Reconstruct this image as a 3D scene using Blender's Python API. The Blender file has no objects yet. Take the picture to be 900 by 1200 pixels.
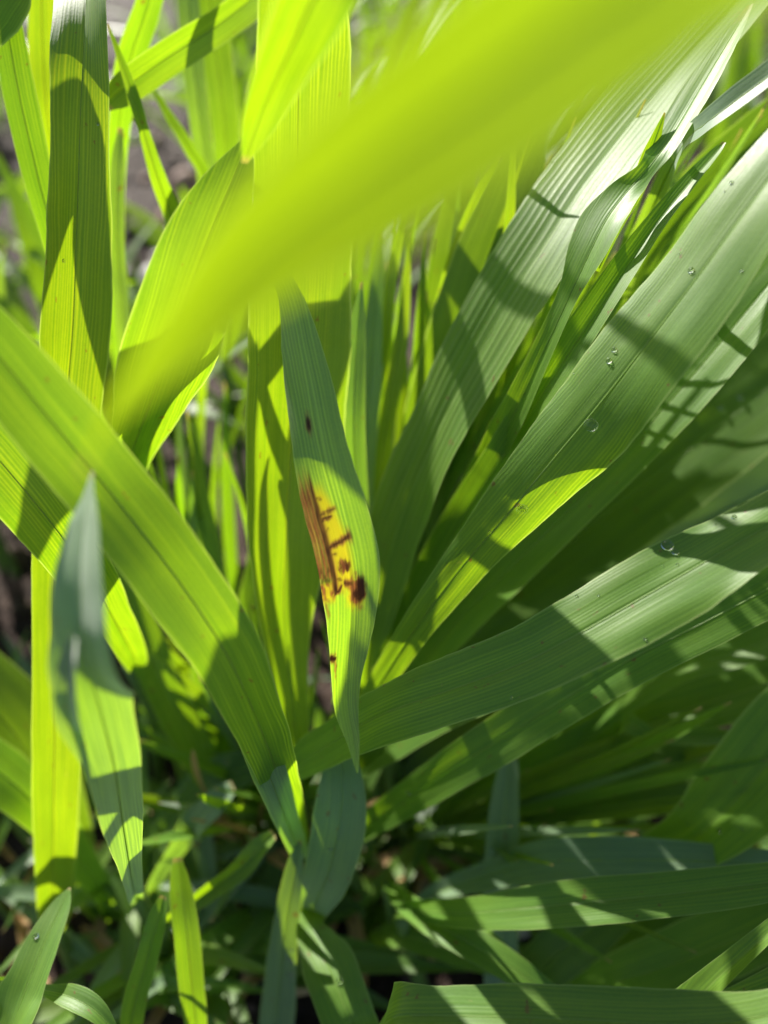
import bpy, bmesh, math, random
from mathutils import Vector, Matrix, noise
random.seed(7)
sc = bpy.context.scene
COL = sc.collection

# ------------------------------------------------------------------ camera
PITCH = math.radians(42); CAM_H = 0.226
R = Vector((1, 0, 0))
F = Vector((0, math.cos(PITCH), -math.sin(PITCH)))
U = Vector((0, math.sin(PITCH), math.cos(PITCH)))
CAM = Vector((0, 0, CAM_H))
cd = bpy.data.cameras.new('camera'); cam = bpy.data.objects.new('camera', cd); COL.objects.link(cam)
cam.location = CAM; cam.rotation_euler = (math.pi/2 - PITCH, 0, 0)
cd.sensor_fit = 'HORIZONTAL'; cd.sensor_width = 26; cd.lens = 26
cd.clip_start = 0.004; cd.clip_end = 200
cd.dof.use_dof = True; cd.dof.focus_distance = 0.116; cd.dof.aperture_fstop = 8.4
sc.camera = cam

# ------------------------------------------------------------------ light
SUN = (R*-0.42 + U*0.88 + F*0.20).normalized()          # direction towards the sun
elev = math.asin(SUN.z); azim = math.atan2(SUN.x, SUN.y)
w = bpy.data.worlds.new('World'); sc.world = w; w.use_nodes = True
nt = w.node_tree; bg = nt.nodes['Background']
sky = nt.nodes.new('ShaderNodeTexSky'); sky.sky_type = 'NISHITA'; sky.sun_disc = False
sky.sun_elevation = elev; sky.sun_rotation = azim
nt.links.new(sky.outputs[0], bg.inputs[0]); bg.inputs[1].default_value = 0.064
ld = bpy.data.lights.new('sun', 'SUN'); ld.energy = 5.0; ld.angle = math.radians(0.53); ld.color = (1.0, 0.95, 0.86)
lo = bpy.data.objects.new('sun', ld); COL.objects.link(lo)
lo.rotation_euler = SUN.to_track_quat('Z', 'Y').to_euler()
vs = sc.view_settings; vs.view_transform = 'Standard'; vs.look = 'None'; vs.gamma = 1; vs.exposure = 1.24
sc.cycles.use_denoising = True
sc.cycles.max_bounces = 8; sc.cycles.diffuse_bounces = 5; sc.cycles.transmission_bounces = 6
sc.cycles.sample_clamp_indirect = 6

# ------------------------------------------------------------------ helpers
def P(px, py, zmm):
    z = zmm*0.001
    return CAM + (F + R*((px-450)/900.0) + U*((600-py)/900.0))*z
def ground_hit(px, py):
    d = F + R*((px-450)/900.0) + U*((600-py)/900.0)
    return CAM + d*(-CAM.z/d.z)
def tag(o, label=None, cat=None, group=None, kind=None):
    if label: o['label'] = label
    if cat: o['category'] = cat
    if group: o['group'] = group
    if kind: o['kind'] = kind
    return o
def link(name, me, parent=None):
    o = bpy.data.objects.new(name, me); COL.objects.link(o)
    if parent is not None: o.parent = parent
    return o
def empty(name, loc):
    o = bpy.data.objects.new(name, None); COL.objects.link(o); o.location = loc
    o.empty_display_size = 0.01
    return o

# ------------------------------------------------------------------ materials
class NT:
    def __init__(self, name):
        self.m = bpy.data.materials.new(name); self.m.use_nodes = True
        self.t = self.m.node_tree; self.t.nodes.clear()
        self.out = self.t.nodes.new('ShaderNodeOutputMaterial')
    def n(self, typ, **kw):
        nd = self.t.nodes.new(typ)
        for k, v in kw.items(): setattr(nd, k, v)
        return nd
    def l(self, a, b): self.t.links.new(a, b)
    def math(self, op, a, b=None, clamp=False):
        nd = self.n('ShaderNodeMath', operation=op, use_clamp=clamp)
        for i, x in enumerate((a, b)):
            if x is None: continue
            if isinstance(x, (int, float)): nd.inputs[i].default_value = x
            else: self.l(x, nd.inputs[i])
        return nd.outputs[0]
    def mix(self, fac, a, b, mode='MIX'):
        nd = self.n('ShaderNodeMix', data_type='RGBA', blend_type=mode)
        for i, x in ((0, fac), (6, a), (7, b)):
            if isinstance(x, (int, float)): nd.inputs[i].default_value = x
            elif isinstance(x, tuple): nd.inputs[i].default_value = (*x, 1)
            else: self.l(x, nd.inputs[i])
        return nd.outputs[2]
    def ramp(self, val, lo, hi):
        nd = self.n('ShaderNodeMapRange'); self.l(val, nd.inputs[0])
        nd.inputs[1].default_value = lo; nd.inputs[2].default_value = hi
        return nd.outputs[0]

def leaf_material(name, refl, trans_dark, trans_bright, rough=0.48, spec=0.25, vein=1.0, lesion=False, waxy=0.0, ridge=0.0):
    g = NT(name)
    uv = g.n('ShaderNodeUVMap', uv_map='mm'); sep = g.n('ShaderNodeSeparateXYZ'); g.l(uv.outputs[0], sep.inputs[0])
    x, y = sep.outputs[0], sep.outputs[1]
    uvn = g.n('ShaderNodeUVMap', uv_map='unit'); sepn = g.n('ShaderNodeSeparateXYZ'); g.l(uvn.outputs[0], sepn.inputs[0])
    u = sepn.outputs[0]
    info = g.n('ShaderNodeObjectInfo'); rnd = info.outputs['Random']
    offs = g.math('MULTIPLY', rnd, 37.0)
    def streak(sx, sy, detail=2.0):
        c = g.n('ShaderNodeCombineXYZ')
        g.l(g.math('MULTIPLY', x, sx), c.inputs[0]); g.l(g.math('MULTIPLY', y, sy), c.inputs[1]); g.l(offs, c.inputs[2])
        nz = g.n('ShaderNodeTexNoise'); nz.inputs['Scale'].default_value = 1.0; nz.inputs['Detail'].default_value = detail
        g.l(c.outputs[0], nz.inputs['Vector']); return nz.outputs[0]
    wob = streak(0.5, 0.03)
    ph = g.math('ADD', g.math('MULTIPLY', x, 2*math.pi/0.52), g.math('MULTIPLY', wob, 14.0))
    s = g.math('ADD', g.math('MULTIPLY', g.math('SINE', ph), 0.5), 0.5)
    s = g.math('POWER', s, 1.6)
    s = g.math('MULTIPLY', s, g.math('ADD', 0.25, g.math('MULTIPLY', g.ramp(streak(0.9, 0.012, 1.0), 0.35, 0.65), 0.95)))
    st = streak(1.7, 0.035, 3.0)                  # irregular long streaks
    blot = streak(0.16, 0.07, 2.0)                # broad patches
    cross = streak(2.2, 2.2, 2.0)                 # cell grain
    v = g.math('ADD', g.math('MULTIPLY', s, 0.62*vein), g.math('MULTIPLY', g.ramp(st, 0.3, 0.7), 0.36))
    v = g.math('ADD', v, g.math('MULTIPLY', g.ramp(cross, 0.3, 0.7), 0.14))
    mid = g.math('SUBTRACT', 1.0, g.math('DIVIDE', g.math('ABSOLUTE', g.math('SUBTRACT', u, 0.5)), 0.035), clamp=True)
    v = g.math('ADD', v, g.math('MULTIPLY', mid, 0.45), clamp=True)
    tcol = g.mix(v, trans_dark, trans_bright)
    # each leaf a little yellower or bluer, paler or deeper
    hue = g.n('ShaderNodeHueSaturation'); g.l(tcol, hue.inputs['Color'])
    g.l(g.math('ADD', g.math('MULTIPLY', rnd, 0.018), 0.486), hue.inputs['Hue'])
    g.l(g.math('ADD', g.math('MULTIPLY', blot, 0.5), 0.75), hue.inputs['Value'])
    tcol = hue.outputs[0]
    vr = g.math('ADD', g.math('MULTIPLY', v, 0.45), g.math('MULTIPLY', g.ramp(streak(0.7, 0.02, 3.0), 0.3, 0.7), 0.5))
    rcol = g.mix(vr, tuple(c*0.75 for c in refl), tuple(c*1.3 for c in refl))
    rcol = g.mix(g.math('MULTIPLY', g.ramp(blot, 0.35, 0.7), 0.35), rcol, (refl[0]*1.5, refl[1]*1.15, refl[2]*0.8))
    # fine speckles, nicks and dull spots of age
    spk = streak(0.9, 0.55, 2.0)
    sp = g.ramp(spk, 0.735, 0.78)
    rcol = g.mix(g.math('MULTIPLY', sp, 0.35), rcol, (0.16, 0.17, 0.05))
    tcol = g.mix(g.math('MULTIPLY', sp, 0.3), tcol, (0.22, 0.20, 0.02))
    fl = streak(0.55, 0.40, 3.0); fs_ = g.ramp(fl, 0.70, 0.73)
    if not lesion:
        rcol = g.mix(g.math('MULTIPLY', fs_, 0.7), rcol, (0.11, 0.055, 0.018)); tcol = g.mix(g.math('MULTIPLY', fs_, 0.7), tcol, (0.12, 0.05, 0.006))
        vt = sepn.outputs[1]
        dry = g.math('SUBTRACT', 1.0, g.ramp(g.math('ADD', vt, g.math('MULTIPLY', g.math('SUBTRACT', cross, 0.5), 0.03)), 0.008, 0.035), clamp=True)
        rcol = g.mix(g.math('MULTIPLY', dry, 0.85), rcol, (0.26, 0.19, 0.09)); tcol = g.mix(g.math('MULTIPLY', dry, 0.85), tcol, (0.26, 0.17, 0.04))
    # pale thin margin
    edge = g.ramp(g.math('ABSOLUTE', g.math('SUBTRACT', u, 0.5)), 0.475, 0.497)
    rcol = g.mix(g.math('MULTIPLY', edge, 0.5), rcol, (0.22, 0.27, 0.10))
    tcol = g.mix(g.math('MULTIPLY', edge, 0.5), tcol, (0.42, 0.52, 0.08))
    rgh = g.math('ADD', g.math('MULTIPLY', cross, 0.16), rough-0.08)
    if lesion:
        at = g.n('ShaderNodeAttribute', attribute_name='lesion'); sp3 = g.n('ShaderNodeSeparateColor'); g.l(at.outputs['Color'], sp3.inputs[0])
        brown, dark, yellow = sp3.outputs
        def blend(base, cy, cb, cdk):
            c1 = g.mix(yellow, base, cy)
            c2 = g.mix(brown, c1, g.mix(v, tuple(q*0.6 for q in cb), tuple(min(1, q*1.35) for q in cb)))
            return g.mix(dark, c2, cdk)
        rcol = blend(rcol, (0.22, 0.19, 0.02), (0.17, 0.085, 0.040), (0.022, 0.008, 0.004))
        tcol = blend(tcol, (0.40, 0.335, 0.003), (0.165, 0.050, 0.008), (0.018, 0.004, 0.001))
    bump_h = g.math('ADD', g.math('MULTIPLY', s, 0.30), g.math('ADD', g.math('MULTIPLY', mid, -2.5), g.math('ADD', g.math('MULTIPLY', st, 1.3), g.math('MULTIPLY', cross, 0.35))))
    if ridge:
        rd = g.math('POWER', g.math('ADD', g.math('MULTIPLY', g.math('SINE', g.math('ADD', g.math('MULTIPLY', x, 2*math.pi/1.45), g.math('MULTIPLY', wob, 6.0))), 0.5), 0.5), 2.0)
        bump_h = g.math('ADD', bump_h, g.math('MULTIPLY', rd, ridge))
        rcol = g.mix(g.math('MULTIPLY', rd, 0.35), rcol, (0.15, 0.20, 0.07))
    bp = g.n('ShaderNodeBump'); bp.inputs['Strength'].default_value = 0.6; bp.inputs['Distance'].default_value = 0.00006
    g.l(bump_h, bp.inputs['Height'])
    pr = g.n('ShaderNodeBsdfPrincipled')
    g.l(rcol, pr.inputs['Base Color']); g.l(rgh, pr.inputs['Roughness']); g.l(bp.outputs[0], pr.inputs['Normal'])
    pr.inputs['Specular IOR Level'].default_value = spec
    pr.inputs['Sheen Weight'].default_value = waxy; pr.inputs['Sheen Roughness'].default_value = 0.4
    tr = g.n('ShaderNodeBsdfTranslucent'); g.l(tcol, tr.inputs[0]); g.l(bp.outputs[0], tr.inputs[1])
    ad = g.n('ShaderNodeAddShader'); g.l(pr.outputs[0], ad.inputs[0]); g.l(tr.outputs[0], ad.inputs[1])
    g.l(ad.outputs[0], g.out.inputs[0])
    return g.m

MAT = {
 'leaf':   leaf_material('wheat_leaf', (0.060, 0.125, 0.018), (0.075, 0.175, 0.002), (0.215, 0.335, 0.004)),
 'yellow': leaf_material('wheat_leaf_thin', (0.062, 0.115, 0.017), (0.085, 0.180, 0.0012), (0.225, 0.300, 0.003)),
 'ridged': leaf_material('wheat_leaf_ridged', (0.062, 0.120, 0.022), (0.075, 0.17, 0.002), (0.22, 0.36, 0.004), ridge=1.4, spec=0.16),
 'glow':   leaf_material('wheat_leaf_glow', (0.062, 0.105, 0.017), (0.090, 0.142, 0.001), (0.182, 0.246, 0.002)),
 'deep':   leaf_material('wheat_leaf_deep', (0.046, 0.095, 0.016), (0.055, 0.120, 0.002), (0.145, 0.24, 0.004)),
 'wax':    leaf_material('wheat_leaf_waxy', (0.095, 0.155, 0.090), (0.06, 0.125, 0.004), (0.15, 0.25, 0.007), rough=0.5, waxy=0.4),
 'glaucous': leaf_material('wheat_leaf_glaucous', (0.115, 0.180, 0.108), (0.07, 0.14, 0.006), (0.17, 0.27, 0.008), rough=0.5, waxy=0.6),
 'lesion': leaf_material('wheat_leaf_diseased', (0.112, 0.142, 0.072), (0.12, 0.25, 0.002), (0.28, 0.45, 0.004), lesion=True, rough=0.5, waxy=0.25),
 'dead':   leaf_material('withered_leaf', (0.26, 0.17, 0.08), (0.14, 0.08, 0.02), (0.25, 0.16, 0.05), rough=0.6),
}
g = NT('leaf_midrib'); pr = g.n('ShaderNodeBsdfPrincipled'); pr.inputs['Base Color'].default_value = (0.11, 0.17, 0.035, 1); pr.inputs['Roughness'].default_value = 0.5
nz = g.n('ShaderNodeTexNoise'); nz.inputs['Scale'].default_value = 900; g.l(g.mix(nz.outputs[0], (0.08, 0.14, 0.02), (0.14, 0.20, 0.05)), pr.inputs['Base Color'])
tr = g.n('ShaderNodeBsdfTranslucent'); tr.inputs[0].default_value = (0.24, 0.34, 0.004, 1)
ad = g.n('ShaderNodeAddShader'); g.l(pr.outputs[0], ad.inputs[0]); g.l(tr.outputs[0], ad.inputs[1]); g.l(ad.outputs[0], g.out.inputs[0]); MAT['rib'] = g.m
def simple_mat(name, c1, c2, scale, rough=0.7, spec=0.3, bump=0.3, dist=0.001):
    g = NT(name); tc = g.n('ShaderNodeTexCoord')
    nz = g.n('ShaderNodeTexNoise'); nz.inputs['Scale'].default_value = scale; nz.inputs['Detail'].default_value = 8
    g.l(tc.outputs['Object'], nz.inputs['Vector'])
    pr = g.n('ShaderNodeBsdfPrincipled'); g.l(g.mix(g.ramp(nz.outputs[0], 0.3, 0.7), c1, c2), pr.inputs['Base Color'])
    pr.inputs['Roughness'].default_value = rough; pr.inputs['Specular IOR Level'].default_value = spec
    bp = g.n('ShaderNodeBump'); bp.inputs['Strength'].default_value = bump; bp.inputs['Distance'].default_value = dist
    g.l(nz.outputs[0], bp.inputs['Height']); g.l(bp.outputs[0], pr.inputs['Normal']); g.l(pr.outputs[0], g.out.inputs[0])
    return g.m
MAT['soil'] = simple_mat('soil', (0.012, 0.007, 0.005), (0.052, 0.029, 0.020), 160, 0.85, 0.25, 1.0, 0.004)
MAT['clod'] = simple_mat('soil_clod', (0.025, 0.015, 0.011), (0.11, 0.068, 0.05), 300, 0.8, 0.3, 0.8, 0.002)
MAT['pink'] = simple_mat('pink_pebble', (0.30, 0.15, 0.10), (0.48, 0.30, 0.22), 220, 0.6, 0.4)
MAT['white'] = simple_mat('white_pebble', (0.42, 0.40, 0.36), (0.68, 0.66, 0.60), 220, 0.35, 0.5)
MAT['straw'] = simple_mat('dry_straw', (0.24, 0.16, 0.07), (0.45, 0.34, 0.18), 400, 0.6, 0.3)
MAT['stem'] = simple_mat('wheat_stem', (0.075, 0.14, 0.03), (0.15, 0.24, 0.05), 500, 0.5, 0.4)
g = NT('water'); gl = g.n('ShaderNodeBsdfGlass'); gl.inputs['IOR'].default_value = 1.33; gl.inputs['Roughness'].default_value = 0.06
g.l(gl.outputs[0], g.out.inputs[0]); MAT['water'] = g.m

# ------------------------------------------------------------------ leaf blade builder
def catmull(pts, i, t):
    n = len(pts)
    p0 = pts[max(i-1, 0)]; p1 = pts[i]; p2 = pts[min(i+1, n-1)]; p3 = pts[min(i+2, n-1)]
    if i == 0: p0 = [2*a-b for a, b in zip(p1, p2)]
    if i+2 > n-1: p3 = [2*a-b for a, b in zip(p2, p1)]
    t2, t3 = t*t, t*t*t
    return [0.5*(2*b + (c-a)*t + (2*a-5*b+4*c-d)*t2 + (3*b-a-3*c+d)*t3) for a, b, c, d in zip(p0, p1, p2, p3)]

def blade_mesh(rows, nv, nu, ruffle=0.0, seed=0, paint=None, camber=0.0):
    """rows: [x,y,z, half_width, nx,ny,nz, fold] along the blade, tip first."""
    samples = []
    segs = len(rows)-1
    for k in range(nv+1):
        f = k/nv*segs; i = min(int(f), segs-1)
        samples.append((f, catmull(rows, i, f-i)))
    verts, faces, uvmm, uvun, par = [], [], [], [], []
    L = 0.0; prev = None
    for k, (f, r) in enumerate(samples):
        c = Vector(r[:3]); hw = max(r[3], 0.00008); n = Vector(r[4:7]); fold = r[7]
        a = Vector(samples[max(k-1, 0)][1][:3]); b = Vector(samples[min(k+1, nv)][1][:3])
        t = (b-a).normalized(); n = (n - t*n.dot(t)).normalized(); s = t.cross(n)
        if prev is not None: L += (c-prev).length
        prev = c
        # soft irregular margins
        jl = 1 + 0.05*noise.noise((L*90, seed*3.1, 0.0)) + 0.02*noise.noise((L*420, seed*3.1, 4.0))
        jr = 1 + 0.05*noise.noise((L*90, seed*3.1, 9.0)) + 0.02*noise.noise((L*420, seed*3.1, 13.0))
        for j in range(nu+1):
            u = -1 + 2*j/nu; q = u*(jl if u < 0 else jr)
            au = math.sqrt(u*u+0.004)-0.063
            off = au*math.sin(fold) + camber*(u*u)
            if ruffle: off += ruffle*abs(u)**1.5*noise.noise((L*55+u*0.5, seed*1.7, (2.0 if u > 0 else 7.0)))
            off += 0.035*noise.noise((u*2.2, L*60, seed*2.3))
            verts.append(c + s*(q*hw*math.cos(fold*min(1, abs(u)*3))) + n*(hw*off))
            uvmm.append((u*hw*1000, L*1000)); uvun.append(((u+1)/2, f/segs)); par.append((u, f))
    for k in range(nv):
        for j in range(nu):
            a = k*(nu+1)+j; faces.append((a, a+1, a+nu+2, a+nu+1))
    me = bpy.data.meshes.new('leaf_blade'); me.from_pydata([tuple(v) for v in verts], [], faces)
    l1 = me.uv_layers.new(name='mm'); l2 = me.uv_layers.new(name='unit')
    for lp in me.loops:
        l1.data[lp.index].uv = uvmm[lp.vertex_index]; l2.data[lp.index].uv = uvun[lp.vertex_index]
    if paint:
        ca = me.color_attributes.new('lesion', 'FLOAT_COLOR', 'POINT')
        for i, (u, f) in enumerate(par): ca.data[i].color = (*paint(u, f, uvmm[i][0], uvmm[i][1]), 1)
    me.shade_smooth()
    return me

def stem_mesh(path, radii, sides=9):
    verts, faces, mm, un = [], [], [], []
    for k, c in enumerate(path):
        t = (path[min(k+1, len(path)-1)] - path[max(k-1, 0)]).normalized()
        a = t.cross(Vector((0.3, 1, 0.1))).normalized(); b = t.cross(a)
        for j in range(sides):
            th = 2*math.pi*j/sides
            verts.append(tuple(c + (a*math.cos(th) + b*math.sin(th))*radii[k]))
    for k in range(len(path)-1):
        for j in range(sides):
            j2 = (j+1) % sides
            faces.append((k*sides+j, k*sides+j2, (k+1)*sides+j2, (k+1)*sides+j))
    faces.append(tuple(range((len(path)-1)*sides, len(path)*sides)))
    me = bpy.data.meshes.new('stem'); me.from_pydata(verts, [], faces); me.shade_smooth()
    me.materials.append(MAT['stem'])
    return me

class Shoot:
    """A wheat shoot: an Empty on the ground that parents a stem and its leaf blades."""
    def __init__(self, label, node, lean=(0, 0), group=None, radius=0.0021):
        self.node = node
        self.base = Vector((node.x - lean[0], node.y - lean[1], 0.0))
        self.root = tag(empty('wheat_shoot', self.base), label, 'wheat shoot', group)
        n = 7; path = []
        for k in range(n):
            t = k/(n-1); e = t*t*(3-2*t)*0.35 + t*0.65
            path.append(Vector(((node.x-self.base.x)*e, (node.y-self.base.y)*e, -0.004 + (node.z+0.004)*t)))
        r = [radius*(1.0-0.25*k/(n-1)) for k in range(n)]
        link('stem', stem_mesh(path, r), self.root)
    def blade(self, rows, mat, nv=70, nu=14, ruffle=0.12, seed=None, paint=None, camber=0.0, label=None):
        seed = random.random()*50 if seed is None else seed
        b = self.base
        rows = [[r[0]-b.x, r[1]-b.y, r[2]-b.z, *r[3:]] for r in rows]
        me = blade_mesh(rows, nv, nu, ruffle, seed, paint, camber)
        me.materials.append(MAT[mat])
        o = link('leaf_blade', me, self.root)
        if label: o['label'] = label
        if 14 <= nu < 60:                                      # the raised rib along the middle of a near blade
            path = [me.vertices[k*(nu+1)+nu//2].co.copy() for k in range(0, nv+1, 3)]
            rad = [0.00003 + 0.00007*min(1.0, 2.2*k/len(path)) for k in range(len(path))]
            rb = stem_mesh(path, rad, 5); rb.name = 'midrib'; rb.materials.clear(); rb.materials.append(MAT['rib'])
            link('midrib', rb, o)
        return o

def rows_from(pts, hint, fold, node=None, node_n=None):
    """pts: (px, py, depth mm, width px[, hint a, hint b[, fold deg]]) tip first -> world rows."""
    pos = [P(*p[:3]) for p in pts]
    rows = []
    for i, p in enumerate(pts):
        a, b = (p[4], p[5]) if len(p) > 5 else hint
        fd = p[6] if len(p) > 6 else fold
        c = pos[i]
        t = (pos[min(i+1, len(pos)-1)] - pos[max(i-1, 0)]).normalized()
        v = (CAM - c).normalized()
        n0 = (v - t*v.dot(t)).normalized()
        n = v + R*a + U*b; n = (n - t*n.dot(t)).normalized()
        fs = max(0.3, n.dot(n0))
        z = p[2]*0.001
        hw = 0.5*p[3]*z/900.0/fs
        rows.append([*c, hw, *n, math.radians(fd)])
    if pts[0][3] > 15 and len(rows) > 2:                    # a blade that leaves the view runs on to its own tip
        r0, r1 = rows[0], rows[1]
        d = (Vector(r0[:3]) - Vector(r1[:3])).normalized(); ln = max(0.018, 5.5*r0[3])
        dn = Vector((0, 0, -1))
        ext = []
        for f, wf in ((1.0, 0.02), (0.72, 0.5), (0.38, 0.85)):
            q = Vector(r0[:3]) + d*ln*f + dn*ln*0.22*f*f
            ext.append([*q, r0[3]*wf, *r0[4:8]])
        rows = ext + rows
    if node is not None:
        last = rows[-1]
        c = Vector(last[:3]); t = (c - Vector(rows[-2][:3])).normalized()
        d = (node - c).length
        if d > 0.02:
            mid = c + t*d*0.35 + (node - c)*0.15
            mid.z = max(mid.z, 0.004)
            rows.append([*mid, min(last[3]*0.8, 0.004), *last[4:7], math.radians(35)])
        rows.append([*node, 0.0016, *last[4:7], math.radians(55)])
    return rows

SHOOTS = {}
def shoot(key, label, node, lean=(0, 0), **kw):
    SHOOTS[key] = Shoot(label, node if isinstance(node, Vector) else P(*node), lean, **kw)
BLADES = {}
def leaf(key, mat, pts, hint=(0.3, -0.4), fold=10, ruffle=0.12, attach=True, **kw):
    s = SHOOTS[key]
    o = s.blade(rows_from(pts, hint, fold, s.node if attach else None), mat, ruffle=ruffle, **kw)
    BLADES.setdefault(key, []).append(o)
    return o

# ------------------------------------------------------------------ ground
def height(x, y):
    return (0.006*noise.noise((x*18, y*18, 1.0)) + 0.004*noise.noise((x*55, y*55, 3.0)) + 0.002*noise.noise((x*150, y*150, 8.0)))
def build_ground():
    bm = bmesh.new()
    def grid(x0, x1, y0, y1, nx, ny, f):
        vs_ = [[bm.verts.new((x0+(x1-x0)*i/nx, y0+(y1-y0)*j/ny, f(x0+(x1-x0)*i/nx, y0+(y1-y0)*j/ny))) for i in range(nx+1)] for j in range(ny+1)]
        for j in range(ny):
            for i in range(nx): bm.faces.new((vs_[j][i], vs_[j][i+1], vs_[j+1][i+1], vs_[j+1][i]))
    grid(-1.0, 1.0, -0.3, 2.0, 260, 300, height)
    me = bpy.data.meshes.new('ground'); bm.to_mesh(me); bm.free(); me.shade_smooth(); me.materials.append(MAT['soil'])
    tag(link('soil_ground', me), kind='structure')
    bm = bmesh.new()
    s = 60
    vs_ = [bm.verts.new(v) for v in ((-s, -s, -0.012), (s, -s, -0.012), (s, s, -0.012), (-s, s, -0.012))]
    bm.faces.new(vs_); me = bpy.data.meshes.new('field'); bm.to_mesh(me); bm.free(); me.materials.append(MAT['soil'])
    tag(link('field_ground', me), kind='structure')
build_ground()
def lump_mesh(name, seed, rough=0.35, sub=2):
    bm = bmesh.new(); bmesh.ops.create_icosphere(bm, subdivisions=sub, radius=1.0)
    for v in bm.verts:
        v.co *= 1 + rough*noise.noise(v.co*1.3 + Vector((seed*7, 0, 0))) + rough*0.5*noise.noise(v.co*3.1 + Vector((0, seed*5, 0)))
    me = bpy.data.meshes.new(name); bm.to_mesh(me); bm.free(); me.shade_smooth(); return me
# crumbs of soil: uncountable, one object
bm = bmesh.new()
rs = random.Random(3)
for k in range(2600):
    y = 0.02 + 1.3*rs.random()**1.3; x = (rs.random()-0.5)*(0.5+1.1*y)
    r = 0.0012 + 0.0045*rs.random()**3
    m = Matrix.Translation((x, y, height(x, y)+r*0.35)) @ Matrix.Rotation(rs.random()*6, 4, Vector((rs.random(), rs.random(), 1)).normalized()) @ Matrix.Diagonal((r*1.3, r, r*0.8, 1))
    res = bmesh.ops.create_icosphere(bm, subdivisions=1, radius=1.0, matrix=m)
    for v in res['verts']: v.co += Vector((noise.noise(v.co*400), noise.noise(v.co*400+Vector((9, 0, 0))), noise.noise(v.co*400+Vector((0, 9, 0)))))*r*0.4
me = bpy.data.meshes.new('soil_crumbs'); bm.to_mesh(me); bm.free(); me.materials.append(MAT['clod'])
tag(link('soil_crumbs', me), 'loose brown crumbs of soil scattered over the ground', 'soil', kind='stuff')

# ------------------------------------------------------------------ the shoots of the photograph
LIT = (-0.55, 0.55); BACK = (0.45, -0.45); FLAT = (0.0, 0.0)

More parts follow.
